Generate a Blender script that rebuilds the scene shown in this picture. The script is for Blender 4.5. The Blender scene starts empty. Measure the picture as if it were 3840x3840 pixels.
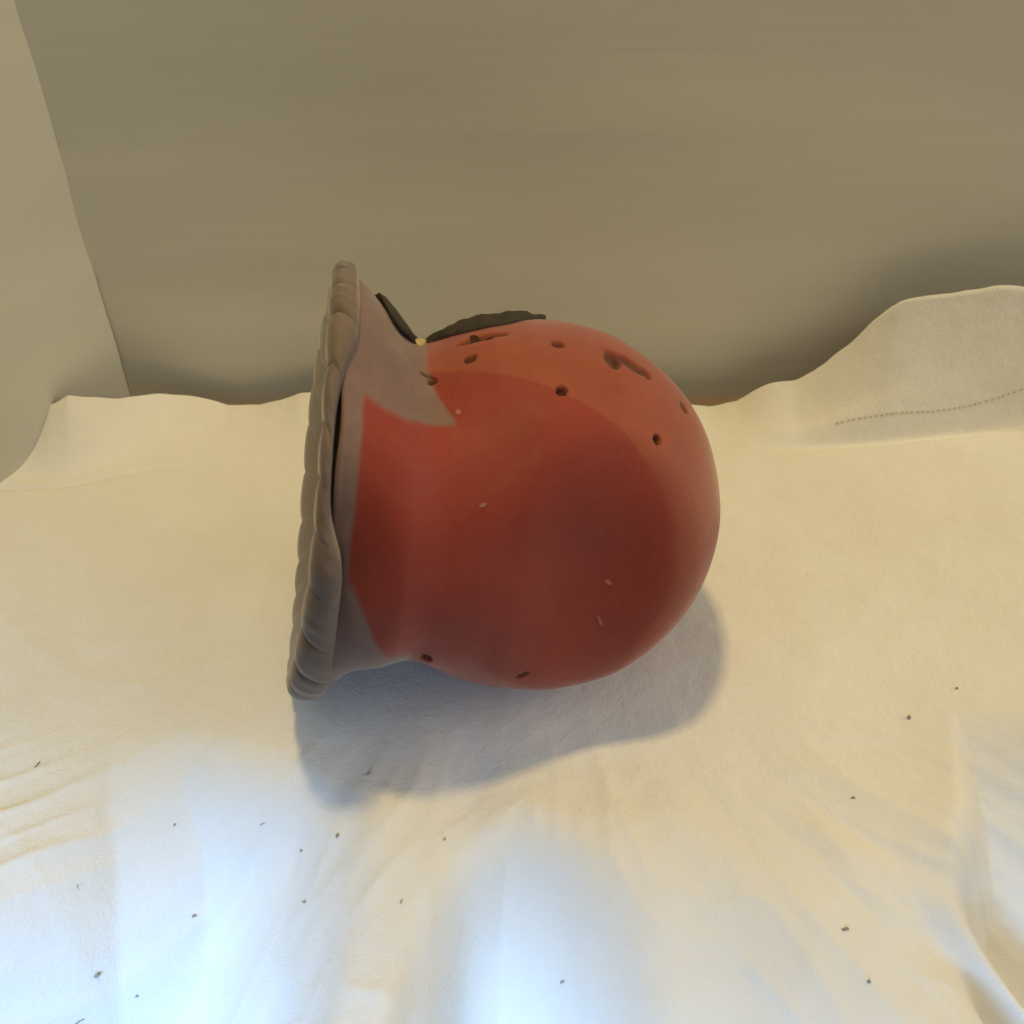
import bpy, math, random
import numpy as np
from mathutils import Vector, Matrix, noise

# ------------------------------------------------------------------ camera, light, exposure
scene = bpy.context.scene
col = scene.collection
PITCH = math.radians(43.0)
cam_d = bpy.data.cameras.new('camera')
cam = bpy.data.objects.new('camera', cam_d); col.objects.link(cam)
cam.location = (0.0, -0.366, 0.416)
cam.rotation_euler = (math.pi / 2 - PITCH, 0, 0)
cam_d.sensor_width = 36.0; cam_d.lens = 40.15
cam_d.clip_start = 0.01; cam_d.clip_end = 50
cam_d.dof.use_dof = True; cam_d.dof.focus_distance = 0.52; cam_d.dof.aperture_fstop = 15.0
scene.camera = cam

world = bpy.data.worlds.new('World'); scene.world = world; world.use_nodes = True
bg = world.node_tree.nodes['Background']
bg.inputs[0].default_value = (1.0, 0.93, 0.75, 1); bg.inputs[1].default_value = 0.125

def area(name, loc, target, size, power, color, sy=None):
    d = bpy.data.lights.new(name, 'AREA'); d.energy = power; d.color = color
    d.shape = 'RECTANGLE' if sy else 'DISK'; d.size = size
    if sy: d.size_y = sy
    o = bpy.data.objects.new(name, d); col.objects.link(o); o.location = loc
    o.rotation_euler = (Vector(target) - Vector(loc)).to_track_quat('-Z', 'Y').to_euler()
    return o
# warm ceiling lamp straight above, cool daylight window low in front of the sill
area('ceiling_lamp', (-0.10, 0.08, 1.40), (0.0, 0.0, 0.0), 0.12, 8.1, (1.0, 0.74, 0.29))
# light bounced off the ceiling of the room behind the camera
area('ceiling_bounce', (0.5, -1.1, 1.9), (0.0, 0.0, 0.05), 2.4, 6.5, (1.0, 0.93, 0.74), 1.6)
win = area('window_daylight', (-0.14, -0.66, 0.20), (0.01, -0.26, -0.06), 1.0, 1.0, (0.27, 0.55, 1.0), 0.12)
win.data.spread = math.radians(31)
# the lit room to the right
area('room_light', (1.5, 0.02, 0.60), (0.05, 0.0, 0.05), 0.8, 9.0, (1.0, 0.88, 0.68), 0.9)

scene.view_settings.view_transform = 'Standard'; scene.view_settings.look = 'None'
scene.view_settings.exposure = 0.0; scene.view_settings.gamma = 1.0
scene.view_settings.use_curve_mapping = False
scene.render.engine = 'CYCLES'
scene.cycles.max_bounces = 4; scene.cycles.diffuse_bounces = 3; scene.cycles.glossy_bounces = 2
scene.cycles.use_adaptive_sampling = True; scene.cycles.adaptive_threshold = 0.03

# ------------------------------------------------------------------ helpers
def tag(o, label=None, cat=None, group=None, kind=None):
    if label: o['label'] = label
    if cat: o['category'] = cat
    if group: o['group'] = group
    if kind: o['kind'] = kind
    return o
def obj(name, verts, faces, mat, parent=None, smooth=True, attrs=None):
    me = bpy.data.meshes.new(name); me.from_pydata([tuple(v) for v in verts], [], faces); me.update()
    if smooth: me.polygons.foreach_set('use_smooth', [True] * len(me.polygons))
    for k, a in (attrs or {}).items():
        at = me.attributes.new(k, 'FLOAT', 'POINT'); at.data.foreach_set('value', np.asarray(a, dtype=np.float32).ravel())
    me.materials.append(mat)
    o = bpy.data.objects.new(name, me); col.objects.link(o); o.parent = parent
    return o
def grid_faces(nu, nv, wrap_v=False):
    f = []
    for i in range(nu - 1):
        for j in range(nv if wrap_v else nv - 1):
            k = (j + 1) % nv
            f.append((i * nv + j, i * nv + k, (i + 1) * nv + k, (i + 1) * nv + j))
    return f
def sm(a, b, x):
    x = np.clip((np.asarray(x, float) - a) / (b - a), 0, 1); return x * x * (3 - 2 * x)
def gauss(x, s): return np.exp(-(x / s) ** 2)
rng = np.random.RandomState(5)
def vnoise(p, scale, seed=0.0):          # smooth 3D noise made of many sine waves
    r = np.random.RandomState(int(seed * 10) + 3); out = 0
    for k in range(9):
        d = r.normal(size=3); d /= np.linalg.norm(d)
        out = out + np.sin((p @ d) * scale * r.uniform(.6, 1.6) + r.uniform(0, 6.28))
    return out / 4.0

# ------------------------------------------------------------------ materials
def new_mat(name):
    m = bpy.data.materials.new(name); m.use_nodes = True
    return m, m.node_tree.nodes, m.node_tree.links, m.node_tree.nodes['Principled BSDF']
def noise_node(n, l, scale, detail=4, rough=.55, vec=None):
    t = n.new('ShaderNodeTexNoise'); t.inputs['Scale'].default_value = scale
    t.inputs['Detail'].default_value = detail; t.inputs['Roughness'].default_value = rough
    if vec is not None: l.new(vec, t.inputs['Vector'])
    return t
def ramp(n, l, src, stops):
    r = n.new('ShaderNodeValToRGB'); l.new(src, r.inputs[0])
    e = r.color_ramp.elements
    while len(e) < len(stops): e.new(.5)
    for q, (p, c) in zip(e, stops): q.position = p; q.color = (*c, 1)
    return r
def mix(n, l, fac, a, b, typ='MIX'):
    m = n.new('ShaderNodeMix'); m.data_type = 'RGBA'; m.blend_type = typ
    for s, v in ((0, fac), (6, a), (7, b)):
        if isinstance(v, (int, float)): m.inputs[s].default_value = v
        elif isinstance(v, tuple): m.inputs[s].default_value = (*v, 1)
        else: l.new(v, m.inputs[s])
    return m.outputs[2]
def bump(n, l, h, strength, dist, bsdf, prev=None):
    b = n.new('ShaderNodeBump'); b.inputs['Strength'].default_value = strength; b.inputs['Distance'].default_value = dist
    l.new(h, b.inputs['Height']); 
    if prev is not None: l.new(prev, b.inputs['Normal'])
    l.new(b.outputs[0], bsdf.inputs['Normal']); return b.outputs[0]
def coords(n): return n.new('ShaderNodeTexCoord').outputs['Object']
def attr(n, name):
    a = n.new('ShaderNodeAttribute'); a.attribute_name = name; return a.outputs['Fac']

CLAY = (.21, .136, .128); CLAY2 = (.165, .123, .106)
ORANGE = (.30, .069, .038)  # partly its own hue, partly the lit top put into the colour
CRIMSON = (.265, .037, .025)  # deeper red; on the body's front it also carries painted shade
def clay_material(name, painted, CLAY=CLAY):
    m, n, l, b = new_mat(name); c = coords(n)
    f1 = noise_node(n, l, 45, 3, .6, c); f2 = noise_node(n, l, 600, 1, .6, c); f3 = noise_node(n, l, 16, 3, .5, c)
    clay = ramp(n, l, f1.outputs[0], [(.3, tuple(x * .82 for x in CLAY)), (.7, tuple(x * 1.12 for x in CLAY))]).outputs[0]
    if painted:
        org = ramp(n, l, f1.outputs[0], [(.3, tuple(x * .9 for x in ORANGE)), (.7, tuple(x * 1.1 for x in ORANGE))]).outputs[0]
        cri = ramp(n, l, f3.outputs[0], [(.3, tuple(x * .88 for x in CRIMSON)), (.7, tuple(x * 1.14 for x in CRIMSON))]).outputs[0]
        p = mix(n, l, attr(n, 'crimson_shade'), org, cri)
        fd = noise_node(n, l, 210, 4, .65, c)
        p = mix(n, l, ramp(n, l, fd.outputs[0], [(.50, (0, 0, 0)), (.80, (.08,) * 3)]).outputs[0], p, (.42, .20, .15))
        colr = mix(n, l, attr(n, 'paint'), clay, p)
        colr = mix(n, l, attr(n, 'dark'), colr, (.085, .028, .014))
    else:
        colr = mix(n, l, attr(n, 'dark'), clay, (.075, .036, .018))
    l.new(colr, b.inputs['Base Color'])
    rr = ramp(n, l, f1.outputs[0], [(.3, (.58,) * 3), (.7, (.72,) * 3)]); l.new(rr.outputs[0], b.inputs['Roughness'])
    b.inputs['Specular IOR Level'].default_value = .32
    b.inputs['Sheen Weight'].default_value = .38; b.inputs['Sheen Roughness'].default_value = .4
    pb = bump(n, l, f1.outputs[0], .25, .0012, b)
    bump(n, l, f2.outputs[0], .30, .0004, b, pb)
    return m
M_body = clay_material('painted_clay', True)
M_rim = clay_material('bare_clay', False, CLAY2)
def flat_mat(name, c1, c2, rough=.75, scale=180, spec=.3, bstr=.3):
    m, n, l, b = new_mat(name); c = coords(n)
    f = noise_node(n, l, scale, 4, .6, c)
    l.new(ramp(n, l, f.outputs[0], [(.3, c1), (.7, c2)]).outputs[0], b.inputs['Base Color'])
    b.inputs['Roughness'].default_value = rough; b.inputs['Specular IOR Level'].default_value = spec
    bump(n, l, f.outputs[0], bstr, .0008, b); return m
M_leaf = flat_mat('olive_glaze', (.034, .028, .022), (.056, .046, .036))
M_hole = flat_mat('dark_hole', (.055, .018, .008), (.085, .030, .013), .85)
M_chip = flat_mat('paint_chip', (.34, .12, .09), (.42, .17, .13))
M_yellow = flat_mat('pale_yellow_clay', (.55, .42, .22), (.62, .48, .27))
M_speck = flat_mat('dark_crumb', (.24, .22, .18), (.36, .33, .27))
M_lint = flat_mat('grey_lint', (.24, .23, .20), (.34, .32, .27))
M_thread = flat_mat('hem_thread', (.46, .41, .30), (.54, .48, .36))
M_shelf = flat_mat('shelf_board', (.22, .15, .11), (.27, .19, .14), .6, 30)

def cloth_material():
    m, n, l, b = new_mat('white_cotton'); c = coords(n)
    f1 = noise_node(n, l, 9, 4, .55, c); f2 = noise_node(n, l, 60, 3, .6, c); f3 = noise_node(n, l, 900, 1, .6, c)
    base = ramp(n, l, f1.outputs[0], [(.3, (.74, .725, .68)), (.7, (.80, .79, .765))]).outputs[0]
    base = mix(n, l, ramp(n, l, f2.outputs[0], [(.45, (0, 0, 0)), (.8, (.12,) * 3)]).outputs[0], base, (.66, .60, .47))
    l.new(base, b.inputs['Base Color']); b.inputs['Roughness'].default_value = .92
    b.inputs['Specular IOR Level'].default_value = .15; b.inputs['Sheen Weight'].default_value = .15
    p = bump(n, l, f2.outputs[0], .5, .0022, b)
    bump(n, l, f3.outputs[0], .45, .0005, b, p)
    return m
M_cloth = cloth_material()
def wall_material(name='cream_painted_plaster', k=1.0):
    m, n, l, b = new_mat(name); c = coords(n)
    mp = n.new('ShaderNodeMapping'); l.new(c, mp.inputs[0])
    mp.inputs['Rotation'].default_value = (0, math.radians(4.0), 0); mp.inputs['Scale'].default_value = (2.0, 2.0, 60)
    s = noise_node(n, l, 2.2, 5, .62, mp.outputs[0]); f = noise_node(n, l, 6, 3, .5, c); g = noise_node(n, l, 500, 2, .6, c)
    base = ramp(n, l, s.outputs[0], [(.25, (.62 * k, .61 * k, .53 * k)), (.75, (.65 * k, .64 * k, .56 * k))]).outputs[0]
    base = mix(n, l, ramp(n, l, f.outputs[0], [(.35, (0, 0, 0)), (.75, (.3,) * 3)]).outputs[0], base, (.64 * k, .59 * k, .50 * k))
    l.new(base, b.inputs['Base Color']); b.inputs['Roughness'].default_value = .6; b.inputs['Specular IOR Level'].default_value = .3
    p = bump(n, l, s.outputs[0], .10, .002, b); bump(n, l, g.outputs[0], .1, .0005, b, p)
    return m
M_wall = wall_material(); M_wall2 = wall_material('cream_plaster_toned_down', .97)  # side wall: same plaster, colour toned down to soften the light step at the corner

# ------------------------------------------------------------------ the setting: two walls meeting in a corner, shelf under the cloth
CX, CY = -0.231, 0.186
def wall(name, p0, p1, z0=-.12, z1=1.0, th=.06, mat=None):
    d = Vector((p1[0] - p0[0], p1[1] - p0[1], 0)); L = d.length; d.normalize(); nrm = Vector((-d.y, d.x, 0))
    nx, nz = 160, 90; v = []
    for i in range(nx):
        for k in range(nz):
            x = L * i / (nx - 1); z = z0 + (z1 - z0) * k / (nz - 1)
            w = .0016 * noise.noise((x * 6, z * 14, 3.1 + L)) + .0007 * noise.noise((x * 4, z * 60, 8.0))
            v.append((x, w, z))
    f = grid_faces(nx, nz)
    n0 = len(v)
    v += [(0, th, z0), (L, th, z0), (L, th, z1), (0, th, z1)]
    f += [(n0, n0 + 1, n0 + 2, n0 + 3)]
    o = obj(name, v, f, mat or M_wall)
    o.location = (p0[0], p0[1], 0); o.rotation_euler = (0, 0, math.atan2(d.y, d.x))
    return tag(o, kind='structure')
a4 = math.radians(1.5)
wall('wall_back', (CX - .04 * math.cos(a4), CY - .04 * math.sin(a4)), (CX + 1.1 * math.cos(a4), CY + 1.1 * math.sin(a4)))
wall('wall_side', (CX - .49, CY - .80), (CX, CY), mat=M_wall2)

# ------------------------------------------------------------------ cloth: one sheet, turned up against the walls, falling in folds at the front
def cloth_z(x, y):
    p = np.stack([x, y, 0 * x], -1)
    # gentle wrinkles on the flat
    z = .0011 * vnoise(p, 26, 1) + .0006 * vnoise(p, 70, 2)
    # front: sheet bends down, edge of the bend wanders
    x0 = x
    x = x0 + .014 * vnoise(p, 22, 22) * sm(-.05, -.12, y) + .004 * vnoise(p, 50, 23)
    ye = np.interp(x, [-.30, -.21, -.177, -.145, -.10, -.06, -.03, 0, .03, .08, .13, .175, .20, .26, .4],
                      [-.15, -.118, -.074, -.060, -.068, -.095, -.12, -.098, -.105, -.10, -.12, -.11, -.055, -.05, -.06])
    fan = np.clip(.19 / (.04 - np.minimum(y, -.06)), .6, 1.9)         # folds spread out from under the object
    xf = x * fan
    xs = np.linspace(-.6, .6, 961)
    def table(px, py, width):
        t = np.interp(xs, px, py); k = np.exp(-(np.arange(-40, 41) * (xs[1] - xs[0]) / width) ** 2); k /= k.sum()
        return np.convolve(np.pad(t, 40, mode='edge'), k, mode='valid')
    sl = np.interp(xf, xs, table([-.30, -.20, -.15, -.09, -.055, -.035, -.015, .018, .042, .10, .125, .15, .165, .18, .20, .4],
                   [.75, .90, 1.0, .50, .08, .05, .95, .90, .28, .20, .12, .22, .60, .22, 1.0, 1.05], .005))
    d = np.maximum(ye - y + .006 * vnoise(p, 45, 21), 0); w = .034
    drop = np.where(d < w, d * d / (2 * w), d - w / 2)
    z = z - sl * 1.15 * drop
    # sideways folds running towards the front
    s = table([-.5, -.24, -.20, -.10, -.065, -.052, -.032, -.024, -.018, .028, .042, .08, .11, .14, .15, .158, .168, .178, .186, .20, .3, .5],
              [0, 0, .04, .06, -.05, -.14, -.10, .05, .25, .10, -.14, -.05, -.18, -.12, .22, .22, -.25, -.12, .26, .22, .05, 0], .005)
    H = np.cumsum(s) * (xs[1] - xs[0])
    z = z + np.interp(xf, xs, H) * sm(-.065, -.15, y)
    # small wrinkles in the folds
    q = np.stack([x * 1.0, y * .35, 0 * x], -1)
    q[..., 0] = xf
    z = z + (.0006 * vnoise(q, 130, 4) + .0014 * vnoise(q, 60, 14)) * sm(-.05, -.12, y) 
    rdg = np.clip(1 - np.abs(vnoise(q, 75, 41)) * 1.6, 0, 1) ** 2 + .6 * np.clip(1 - np.abs(vnoise(q, 150, 42)) * 1.6, 0, 1) ** 2
    z = z + .0017 * rdg * sm(-.04, -.13, y)
    z = z + .0006 * np.clip(1 - np.abs(vnoise(p, 38, 43)) * 2, 0, 1) ** 2
    return z
def back_edge(x):           # height of the turned-up back hem along x
    return np.interp(x, [-.40, -.30, -.278, -.258, -.247, -.225, -.20, -.185, -.168, -.15, -.124, -.09, 0, .09, .117, .132, .149, .165, .18, .19, .20, .214, .228, .25, .27, .33, .42],
                        [-.01, -.004, .006, .025, .030, .020, .012, .008, .001, .001, .010, .012, .006, .004, .001, .004, .016, .021, .031, .042, .056, .067, .073, .078, .082, .084, .08])
YB1 = .172
def YB0f(x): return .128 + .019 * sm(.14, .27, x)
YB0 = .128
nx, ny = 520, 430
X0, X1, Y0 = -.46, .46, -.40
xs = np.linspace(X0, X1, nx)
yy = np.concatenate([np.linspace(Y0, -.21, 50, endpoint=False), np.linspace(-.21, YB0 - .01, 280, endpoint=False), np.linspace(YB0 - .01, YB1, 100)])
GX, GY = np.meshgrid(xs, yy, indexing='ij')
GZ = cloth_z(GX, GY)
rise = np.clip((GY - YB0f(GX)) / (YB1 - YB0f(GX)), 0, 1)
EX = np.stack([GX, 0 * GX, 0 * GX], -1)
edge = back_edge(GX) + .0009 * vnoise(EX, 160, 31) + .0004 * vnoise(EX, 420, 32)
prof = rise ** (2 - .5 * sm(.0, .05, edge))
GZ = GZ * (1 - .6 * rise) + edge * prof
# fold line below the hem on the right and a softer one on the left
hem = sm(.13, .20, GX)
yf = .1435 + .13 * (GX - .22)
GZ = GZ - hem * .0045 * gauss(GY - yf, .0042) + hem * .003 * gauss(GY - yf - .008, .005)
hl = sm(-.15, -.20, GX)
GZ = GZ - hl * .0015 * gauss(GY - .118, .003)
# puckers in the right hump
PP = np.stack([GX, GY * .8, GZ], -1)
GZ = GZ + hem * rise * (.0035 * vnoise(PP, 70, 7) + .0012 * vnoise(PP, 170, 8))
# the left side of the sheet folds up against the side wall
def side_x(y): return CX + (y - CY) * (.49 / .80)
def pull(x, y): return y - .031 * sm(-.185, -.258, x) * sm(.05, .172, y)      # the corner of the sheet stops short of the room's corner
over = side_x(pull(GX, GY)) - GX
keep = over < .05
V = np.stack([GX, pull(GX, GY), GZ], -1).reshape(-1, 3)
kf = keep.reshape(-1)
F = [f for f in grid_faces(nx, len(yy)) if kf[list(f)].all()]
used = sorted({i for f in F for i in f}); rm = {a: b for b, a in enumerate(used)}
cloth = obj('cloth', V[used], [tuple(rm[i] for i in f) for f in F], M_cloth)
so = cloth.modifiers.new('thickness', 'SOLIDIFY'); so.thickness = .0012; so.offset = 1
tag(cloth, 'rumpled off-white cotton cloth spread under the red clay object, hem turned up at the wall', 'cloth')
def cloth_height(x, y):
    i = (x - X0) / (X1 - X0) * (nx - 1); i0 = int(min(max(i, 0), nx - 2)); fi = i - i0
    j0 = int(np.clip(np.searchsorted(yy, y) - 1, 0, len(yy) - 2)); fj = (y - yy[j0]) / (yy[j0 + 1] - yy[j0])
    g = GZ[i0:i0 + 2, j0:j0 + 2]
    return float((g[0, 0] * (1 - fi) + g[1, 0] * fi) * (1 - fj) + (g[0, 1] * (1 - fi) + g[1, 1] * fi) * fj)
# stitched hem, one seam part
def seam(x0, x1, yfun, pitch):
    v, f = [], []
    x = x0
    while x < x1:
        y = yfun(x); L = pitch * .48; w = .00035
        za, zb = cloth_height(x, y) , cloth_height(x + L, yfun(x + L))
        k = len(v)
        for (xx, zz) in ((x, za), (x + L, zb)):
            for dy, dz in ((-w, .0002), (0, .0009), (w, .0011)):
                v.append((xx, pull(xx, yfun(xx)) + dy, zz + dz))
        f += [(k, k + 3, k + 4, k + 1), (k + 1, k + 4, k + 5, k + 2)]
        x += pitch * (1 + .15 * rng.uniform(-1, 1))
    o = obj('hem_stitching', v, f, M_thread, cloth); o['kind'] = 'stuff'
seam(.185, .34, lambda x: .1470 + .110 * (x - .199), .0031)
# shelf board under the cloth
def box(name, x0, x1, y0, y1, z0, z1, mat):
    v = [(x, y, z) for x in (x0, x1) for y in (y0, y1) for z in (z0, z1)]
    f = [(0, 1, 3, 2), (4, 6, 7, 5), (0, 4, 5, 1), (2, 3, 7, 6), (0, 2, 6, 4), (1, 5, 7, 3)]
    return obj(name, v, f, mat, smooth=False)
tag(box('shelf', -.60, .60, -.040, .24, -.05, -.010, M_shelf), kind='structure')

# ------------------------------------------------------------------ the clay object: round red body, flared bare neck, crimped rim
C = np.array((.010, 0, .0795)); A = np.array((-.980, -.086, .176)); A = A / np.linalg.norm(A)
E2 = np.cross(A, (0, 0, 1.0)); E2 = E2 / np.linalg.norm(E2); E2 = E2 * (-1 if E2[1] > 0 else 1); E1 = np.cross(A, E2); E1 = E1 * (1 if E1[2] > 0 else -1)
NF = np.array((-.20, -.935, .30)); NF = NF / np.linalg.norm(NF); HF = .0470
PT = [0, .015, .03, .042, .050, .056, .060, .066, .074, .080, .086, .09]
PR = [.0795, .0790, .0758, .0705, .0662, .0640, .0652, .0710, .0795, .0852, .0895, .092]
_tt = np.linspace(0, .09, 361); _rr = np.interp(_tt, PT, PR)
for _ in range(60): _rr[1:-1] = .25 * _rr[:-2] + .5 * _rr[1:-1] + .25 * _rr[2:]
def profile(t, ph):
    t = np.asarray(t, float)
    # towards the upper front the neck sits closer to the body
    w = np.exp(-((ph - math.radians(62)) / .75) ** 2)
    t = t + .005 * w * sm(.012, .045, t) * sm(.088, .06, t)
    w2 = np.exp(-((ph - math.radians(150)) / .75) ** 2)
    t = t - .0035 * w2 * sm(.012, .05, t) * sm(.088, .07, t)
    cap = np.sqrt(np.clip(.0795 ** 2 - t ** 2, 0, None))
    r = np.where(t < 0, cap, np.interp(t, _tt, _rr))
    # on the front the hollow of the neck is filled up with clay
    wf = np.exp(-((ph - math.radians(72)) / .80) ** 6)
    fill = .0772 + (.0895 - .0772) * sm(.050, .088, t)
    return r + wf * np.maximum(fill - r, 0) * sm(.015, .035, t)
def smin(a, b, k):
    h = np.clip(.5 + .5 * (b - a) / k, 0, 1); return b * (1 - h) + a * h - k * h * (1 - h)
def radius(t, ph):
    R = profile(t, ph)
    dn = NF @ E1 * np.cos(ph) + NF @ E2 * np.sin(ph)
    h = HF + .058 * sm(-.035, .078, t)
    Rf = np.where(dn > .05, (h - t * (NF @ A)) / np.maximum(dn, .05), 1.0)
    Rf = np.maximum(Rf, .004)
    k = .012 + .012 * sm(.02, -.07, t)
    out = smin(R, Rf, k)
    return np.clip(out, .0, None)
def local(t, ph, R):
    R = np.asarray(R, float) * (1 - .11 * sm(.06, .082, t) * np.clip(np.sin(ph), 0, 1) ** 2)
    t = np.asarray(t, float)[..., None]; ph = np.asarray(ph, float)[..., None]; R = np.asarray(R, float)[..., None]
    return C + t * A + R * (np.cos(ph) * E1 + np.sin(ph) * E2)
# (t, phi) of the poked holes: half length (m), half width, turn
HOLES = [
    ((-0.01607, -0.00064, 0.15672), (0.96485, -0.06858, 0.25370), (0.12842, -0.99172, -0.00049), 0.00254, 0.00209, 0.00300),
    ((0.01792, 0.00764, 0.15820), (0.98939, 0.04846, -0.13694), (-0.07455, -0.99277, 0.09405), 0.00253, 0.00252, 0.00300),
    ((0.01877, -0.02005, 0.15594), (0.89964, -0.35046, -0.26042), (-0.34938, -0.92033, -0.17586), 0.00220, 0.00220, 0.00350),
    ((0.05553, -0.02767, 0.13847), (0.58392, -0.44369, -0.67984), (-0.64150, -0.75844, 0.11512), 0.00205, 0.00192, 0.00300),
    ((-0.01225, 0.01420, 0.15646), (0.79886, -0.51854, 0.30485), (0.00030, -0.98599, 0.16678), 0.00806, 0.00298, 0.00300),
    ((-0.03340, -0.07781, 0.06953), (0.98650, -0.10473, 0.12591), (-0.06889, 0.41438, -0.90749), 0.00213, 0.00397, 0.00200),
    ((-0.03069, -0.00912, 0.15230), (0.98514, -0.13812, 0.10206), (0.04502, -0.99226, -0.11576), 0.00189, 0.00178, 0.00200),
]
DENTS = [
    ((0.03951, 0.00476, 0.15315), (0.91945, -0.00437, -0.39318), (-0.23345, -0.96271, 0.13673), 0.00351, 0.00600, 0.00350),
    ((0.04611, 0.00632, 0.15000), (0.87727, 0.16757, -0.44980), (-0.21848, -0.95910, 0.17998), 0.00577, 0.00384, 0.00220),
    ((0.05283, 0.00508, 0.14625), (0.79279, -0.36924, -0.48492), (-0.34345, -0.90008, 0.26815), 0.00339, 0.00316, 0.00180),
    ((0.06968, 0.00080, 0.13200), (0.58791, -0.44168, -0.67770), (-0.38839, -0.82379, 0.41294), 0.00260, 0.00273, 0.00120),
    ((0.00407, -0.07308, 0.05321), (0.91048, 0.25980, -0.32177), (0.00692, 0.15194, -0.98837), 0.00237, 0.00170, 0.00100),
    ((-0.03351, -0.00585, 0.15268), (0.54097, -0.83135, -0.12735), (-0.40784, -0.89633, 0.17397), 0.00263, 0.00101, 0.00100),
]
def surf(t, ph, detail=True):
    R = radius(t, ph); P = local(t, ph, R)
    # outward direction: away from the body centre line, good enough for small relief
    D = P - (C + .6 * np.asarray(t, float)[..., None] * A); D = D / np.maximum(np.linalg.norm(D, axis=-1, keepdims=True), 1e-6)
    disp = .00085 * vnoise(P, 48, 1) + .00035 * vnoise(P, 130, 2)
    dark = np.zeros(P.shape[:-1])
    if detail:
        for (p0, ux, uy, a, b, dep) in HOLES + DENTS:
            q = P - np.array(p0); e = np.sqrt((q @ np.array(ux) / a) ** 2 + (q @ np.array(uy) / b) ** 2)
            m = sm(1.25, .75, e) * (np.linalg.norm(q, axis=-1) < .03)
            disp = disp - dep * m; dark = np.maximum(dark, m * .9)
    return P + D * disp[..., None], dark, D
root = bpy.data.objects.new('clay_ornament', None); col.objects.link(root)
root.location = tuple(C * np.array((1, 1, 0))); root.empty_display_size = .02
tag(root, 'round red painted clay ornament lying on its side with a flared crimped brown rim', 'clay ornament')
INV = -np.array(root.location)
def rel(v): return np.asarray(v) + INV

nt, nph = 420, 760
u = np.linspace(0, 1, nt)
tt = np.where(u < .45, -.0795 * np.cos(u / .45 * math.pi / 2), (u - .45) / .55 * .064)
ph = np.linspace(0, 2 * math.pi, nph, endpoint=False)
T, PH = np.meshgrid(tt, ph, indexing='ij')
P, dark, D = surf(T, PH)
NFd = ((P - C) @ NF)
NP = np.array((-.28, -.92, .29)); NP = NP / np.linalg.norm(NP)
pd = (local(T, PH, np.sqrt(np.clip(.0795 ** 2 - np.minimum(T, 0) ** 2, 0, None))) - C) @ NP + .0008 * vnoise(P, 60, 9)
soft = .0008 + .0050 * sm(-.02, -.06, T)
crim_shade = sm(-1, 1, (pd - .0390) / soft)  # front patch in deeper red, partly painting in the facet's shade
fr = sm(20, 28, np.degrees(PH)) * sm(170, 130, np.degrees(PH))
crim_shade = np.maximum(crim_shade, fr * sm(.030, .042, T + .0010 * vnoise(P, 50, 4)))
crim_shade = np.maximum(crim_shade, sm(.085, .060, P[..., 2]) * sm(.02, -.01, P[..., 1]) * sm(-.078, -.030, T) * .9)  # same painted shade continued over the lower front
dg = np.degrees(PH); wb = 2.0 * vnoise(P, 90, 6)
pm = 1 - sm(.0535, .0555, T + .011 * np.exp(-((dg - 34) / 20) ** 2) + .0006 * vnoise(P, 70, 8)) * (1 - sm(24, 28, dg + wb) * sm(102, 97, dg + wb))
body = obj('body', rel(P.reshape(-1, 3)), grid_faces(nt, nph, True), M_body, root,
           attrs={'paint': pm.ravel(), 'crimson_shade': crim_shade.ravel(), 'dark': dark.ravel()})
# flared neck: outer skin, thin lip, inner skin
n2 = 130
u = np.linspace(0, 1, n2)
tk = np.linspace(.061, .0875, 90)
T, PH = np.meshgrid(tk, ph, indexing='ij')
P, dark, D = surf(T, PH)
wav = (.0007 * np.sin(PH * 7 + 1) + .0004 * np.sin(PH * 19)) * sm(.07, .0875, T)
P = P + A * wav[..., None] * .6 + D * (.0010 * vnoise(P * np.array((1, .6, .6)), 120, 5) * sm(.062, .07, T))[..., None]
deg = np.degrees(PH)
lo, hi = 27 - 2 * sm(.064, .083, T), 100 - 27 * sm(.060, .083, T)
wob = 2.5 * vnoise(P, 90, 6)
red = sm(lo - 2, lo + 2, deg + wob) * sm(hi + 3, hi - 3, deg + wob) * sm(.0822, .0800, T + .0005 * vnoise(P, 80, 3))
lip = []
for k, (dt, dr) in enumerate(((.0015, -.0006), (.0022, -.0025), (.0018, -.0050), (.0005, -.010), (.0003, -.014), (.0040, -.020))):
    lip.append(P[-1] + A * dt + D[-1] * dr)
PA = np.concatenate([P, np.stack(lip)], 0)
z6 = np.zeros((6, nph))
dk = np.concatenate([dark, np.stack([np.full(nph, v) for v in (0, 0, .2, .7, .9, .9)])], 0)  # lip darkens into the slit, shade put into the colour
obj('flared_neck', rel(PA.reshape(-1, 3)), grid_faces(PA.shape[0], nph, True), M_body, root,
    attrs={'paint': np.concatenate([red, z6], 0).ravel(), 'crimson_shade': np.concatenate([np.ones_like(red), z6]).ravel(), 'dark': dk.ravel()})
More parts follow.
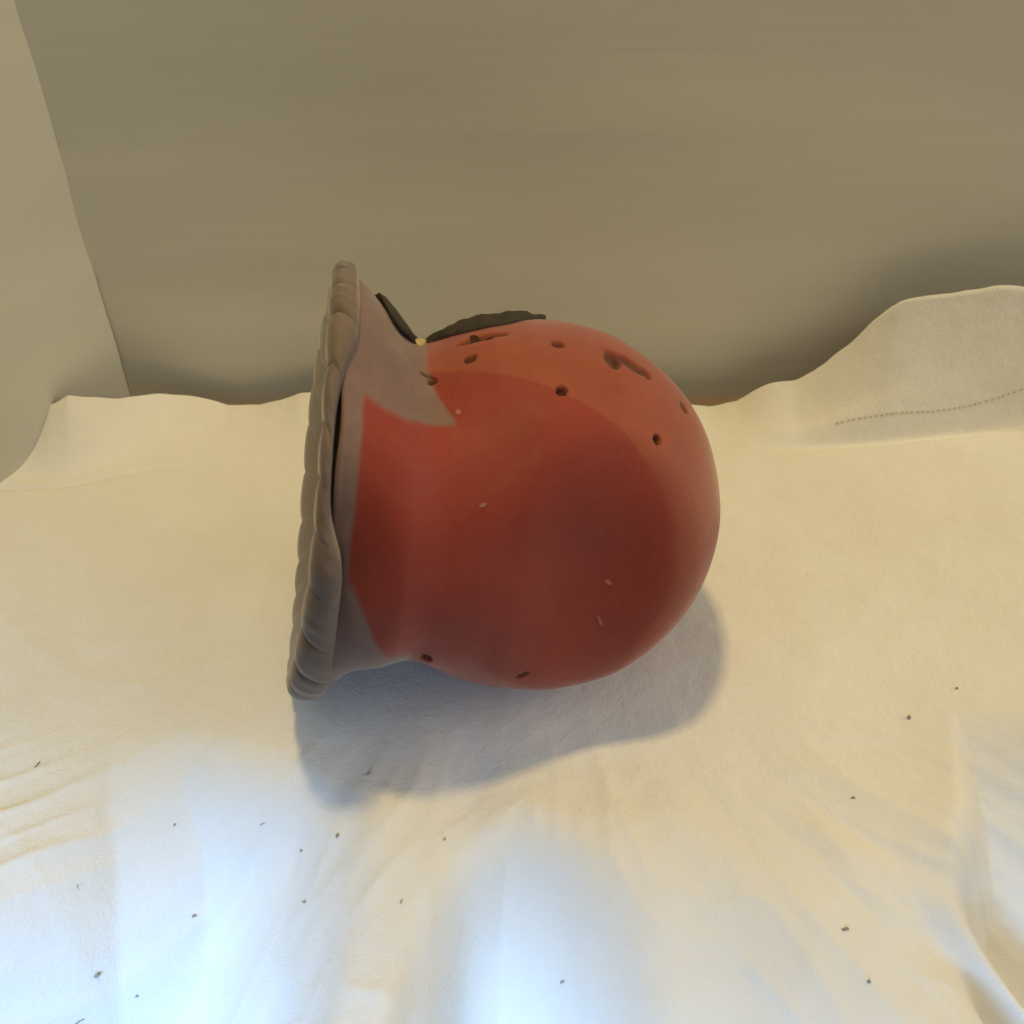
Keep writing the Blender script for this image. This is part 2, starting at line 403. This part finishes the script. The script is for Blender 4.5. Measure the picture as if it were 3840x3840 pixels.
# crimped outer rim: closed slab with a dished mouth
NL = 25
npf = 1100
pf = np.linspace(0, 2 * math.pi, npf, endpoint=False)
sec = []          # (axial, radial) section of the slab, from the slit side round the rim to the mouth
for a in np.linspace(-math.pi / 2, math.pi / 2, 46):
    sec.append((.5 + .5 * np.sign(math.sin(a)) * abs(math.sin(a)) ** .8, abs(math.cos(a)) ** .75))
sec = np.array(sec)
gap = -.0035 + .0068 * np.exp(-((np.degrees(pf) - 40) / 23.0) ** 4)         # the slit between neck and rim
t_in = .0870 + gap; t_out = .0945 + .0065 * (1 - np.cos(pf)) / 2 + .0008 * np.sin(pf * 3 + 1)
rows, drow = [], []  # drow paints the shade inside the slit and crimp notches
def ring(tv, rv, ax):
    ph_l = pf * NL / 2 + (ax - .5) * 1.1 + .5 * np.sin(pf * 2.0) + .35 * np.sin(pf * 5 + 2)
    lobe = np.abs(np.cos(ph_l)) ** .35 * (.75 + .25 * np.sin(pf * 3.7 + 1)) + .25 * (1 - np.sin(pf * 3.7 + 1)) * 1.0
    return lobe
Rr = .0945
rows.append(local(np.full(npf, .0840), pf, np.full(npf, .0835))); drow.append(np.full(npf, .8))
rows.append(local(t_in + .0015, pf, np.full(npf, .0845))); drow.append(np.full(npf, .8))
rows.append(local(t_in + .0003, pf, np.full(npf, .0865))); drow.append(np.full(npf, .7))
for (ax, rr) in sec:
    lobe = ring(None, None, ax)
    depth = .0030 * np.clip(1 - lobe, -.2, 1)
    r = Rr - .0085 * (1 - rr) - depth * (.35 + .65 * ax) + .0008 * np.sin(pf * 7)
    t = t_in + (t_out - t_in) * ax - depth * .9 * ax
    r = r + .00022 * np.sin(pf * NL * 2.3 + ax * 7 + 1.5 * np.sin(pf * 9)) * np.sin(pf * 6 + ax * 3)
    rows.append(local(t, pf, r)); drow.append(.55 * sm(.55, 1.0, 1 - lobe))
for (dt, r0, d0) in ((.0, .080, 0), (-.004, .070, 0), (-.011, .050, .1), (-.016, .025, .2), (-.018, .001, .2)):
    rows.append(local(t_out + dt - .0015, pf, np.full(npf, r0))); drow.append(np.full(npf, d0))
PA = np.stack(rows); dk = np.stack(drow)
nz = vnoise(PA, 170, 12) * .0004 + vnoise(PA, 60, 13) * .0007
PA = PA + (PA - (C + .09 * A)) / .1 * nz[..., None]
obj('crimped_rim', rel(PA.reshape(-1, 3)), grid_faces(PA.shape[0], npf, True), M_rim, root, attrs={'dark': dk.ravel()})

# lining of each poked hole, a part of its own
def lining(p0, ux, uy, a, b, name='hole', mat=M_hole, off=.0006, k=.72):
    p0, ux, uy = map(np.array, (p0, ux, uy)); v = []; f = []
    # sample (t, phi) discs: convert tangent offsets to axis coordinates
    for i in range(6):
        for j in range(20):
            w = i / 5.0 * k; an = 2 * math.pi * j / 20
            q = p0 + ux * a * w * math.cos(an) + uy * b * w * math.sin(an) - C
            t = q @ A; pv = math.atan2(q @ E2, q @ E1)
            s, _, dd = surf(np.array([t]), np.array([pv])); v.append(s[0] + dd[0] * off)
    f = grid_faces(6, 20, True)
    return obj(name, rel(v), f, mat, root)
for h in HOLES: lining(*h[:5])
CHIPS = [
    ((-0.02007, -0.02747, 0.15113), (0.85940, 0.40232, 0.31557), (0.38259, -0.92253, -0.05071), 0.00100, 0.00141, 0.00000),
    ((-0.01059, -0.06074, 0.13476), (0.92151, 0.37018, 0.11740), (0.33245, -0.49694, -0.80158), 0.00137, 0.00078, 0.00000),
    ((0.03777, -0.05583, 0.08939), (0.75180, -0.06989, -0.65568), (-0.52145, -0.32561, -0.78871), 0.00191, 0.00088, 0.00000),
    ((0.03505, -0.06055, 0.07250), (0.31071, -0.15660, -0.93751), (-0.94049, -0.25930, -0.21962), 0.00269, 0.00064, 0.00000),
]
for h in CHIPS: lining(h[0], h[1], h[2], h[3], h[4], 'paint_chip', M_chip, .00035, 1.0)

# dark leaves on the far side of the top
def leaf(ts, phs, off, thick, name='leaf', mat=M_leaf, jag=.0012, seed=1):
    n, m = 40, 24; top, bot = [], []
    for i in range(n):
        s = i / (n - 1); t = ts[0] + (ts[1] - ts[0]) * s
        for j in range(m):
            w = j / (m - 1); hw = math.sin(math.pi * min(max(s * .98 + .01, 0), 1)) ** .8
            mid = .5 * (phs[0] + phs[1]); half = .5 * (phs[1] - phs[0]) * hw
            pp = math.radians(mid + half * (2 * w - 1))
            s0, _, dd = surf(np.array([t]), np.array([pp]), False)
            edge = 1 - (abs(2 * w - 1)) ** 3
            o = off * (.05 + .95 * hw) + jag * noise.noise((t * 140, pp * 6, seed)) + jag * .5 * noise.noise((t * 380, pp * 12, seed))
            top.append(s0[0] + dd[0] * (o + thick * edge * .5)); bot.append(s0[0] + dd[0] * (o - thick * (.5 + .5 * edge) - .001))
    v = top + bot; f = grid_faces(n, m); k = n * m
    f += [tuple(k + i for i in q[::-1]) for q in grid_faces(n, m)]
    loop = [i * m for i in range(n)] + [(n - 1) * m + j for j in range(1, m)] + [i * m + m - 1 for i in range(n - 2, -1, -1)] + [j for j in range(m - 2, 0, -1)]
    f += [(loop[i], loop[(i + 1) % len(loop)], k + loop[(i + 1) % len(loop)], k + loop[i]) for i in range(len(loop))]
    return obj(name, rel(v), f, mat, root)
leaf((.002, .057), (-60, -20), .0020, .0034, seed=1)
leaf((.056, .075), (-62, -14), .0062, .005, seed=4)
leaf((.053, .061), (-44, -26), .0014, .0022, 'clay_nub', M_yellow, seed=9)

# ------------------------------------------------------------------ crumbs and lint lying on the cloth
def crumb(x, y, L, w, rot, label, mat, name, group):
    z = cloth_height(x, y); v, f = [], []; nseg = 7; m = 6
    for i in range(nseg):
        s = i / (nseg - 1); r = w * (.35 + .65 * math.sin(math.pi * (s * .8 + .1))) * (1 + .3 * noise.noise((x * 99, y * 77, i * .8)))
        px = (s - .5) * L; py = .25 * L * noise.noise((x * 50, y * 50, s * 2))
        for j in range(m):
            an = 2 * math.pi * j / m
            v.append((px, py + r * math.cos(an), r * .8 + r * .8 * math.sin(an)))
    f = grid_faces(nseg, m, True) + [tuple(range(m))[::-1], tuple((nseg - 1) * m + j for j in range(m))]
    o = obj(name, v, f, mat); o.location = (x, y, z + .0001); o.rotation_euler = (0, 0, rot)
    return tag(o, label, 'crumb' if name == 'crumb' else 'lint', group)
CR = [
    (-0.1784, -0.1283, 0.00392, 0.00019, -0.73, 'thin dark hair-like fleck on the bluish front left of the cloth', 'lint'),
    (-0.1778, -0.1655, 0.00380, 0.00043, 0.70, 'largest dark slanted crumb near the bottom left corner of the cloth', 'crumb'),
    (-0.1447, -0.1670, 0.00167, 0.00067, 1.05, 'round dark crumb at bottom left, right of the slanted crumb', 'crumb'),
    (-0.1362, -0.1262, 0.00172, 0.00060, 0.35, 'small dark crumb alone in the middle of the bluish left patch', 'crumb'),
    (-0.0719, -0.1131, 0.00170, 0.00068, 1.40, 'dark round crumb below the left part of the shadow', 'crumb'),
    (-0.0614, -0.0857, 0.00151, 0.00068, 0.00, 'tiny crumb at the front tip of the shadow', 'crumb'),
    (-0.2044, -0.0806, 0.00326, 0.00037, 0.96, 'short grey fibre on the yellowish cloth at far left', 'lint'),
    (-0.0843, -0.1342, 0.00223, 0.00050, 0.00, 'flat grey crumb left of the tan fold', 'crumb'),
    (-0.1066, -0.0988, 0.00341, 0.00026, 0.26, 'faint grey fibre below the left end of the rim', 'lint'),
    (-0.1712, -0.1514, 0.00268, 0.00095, 1.05, 'pale rounded lint bit above the slanted crumb', 'lint'),
    (-0.1580, -0.1535, 0.00152, 0.00051, 0.00, 'little dark crumb between the pale lint bit and the round crumb', 'crumb'),
    (0.0204, -0.1604, 0.00287, 0.00048, 0.66, 'grey slanted crumb on the bright central fold at the bottom', 'crumb'),
    (0.1276, -0.1553, 0.00279, 0.00067, 0.00, 'brownish crumb on the tan fold at lower right', 'crumb'),
    (0.1776, -0.0552, 0.00205, 0.00083, 1.40, 'faint tan lint bit at the left edge of the right bright patch', 'lint'),
    (0.1428, -0.0980, 0.00154, 0.00052, 0.00, 'tiny grey crumb in the middle of the right tan area', 'crumb'),
    (0.2034, -0.0391, 0.00127, 0.00057, 0.00, 'tiny grey crumb above the right bright patch', 'crumb'),
    (-0.1462, -0.1750, 0.00166, 0.00058, 0.35, 'dark crumb lowest at the bottom left edge of the picture', 'crumb'),
    (-0.1097, -0.1697, 0.00109, 0.00049, 1.05, 'tiny crumb right of the round dark crumb, near the bottom edge', 'crumb'),
    (-0.0275, -0.1160, 0.00146, 0.00041, 1.22, 'tiny crumb on the tan cloth left of the central bright fold', 'crumb'),
    (-0.0431, -0.1442, 0.00219, 0.00025, 1.22, 'thin upright crumb on the tan streak between two bright patches', 'crumb'),
    (-0.0889, -0.1111, 0.00114, 0.00051, 0.00, 'tiny crumb just left of the round crumb below the shadow', 'crumb'),
    (-0.1452, -0.0982, 0.00116, 0.00043, 1.40, 'tiny crumb at the top of the bright left patch', 'crumb'),
    (0.1328, -0.1744, 0.00128, 0.00066, 1.05, 'small crumb lowest on the right, below the brownish crumb', 'crumb'),
    (0.1983, -0.1641, 0.00154, 0.00069, 0.00, 'crumb cut by the right edge of the picture', 'crumb'),
]
for (x, y, L, w, rot, label, kind) in CR:
    crumb(x, y, L, w, rot, label, M_speck if kind == 'crumb' else M_lint, kind, 'specks scattered on the cloth')
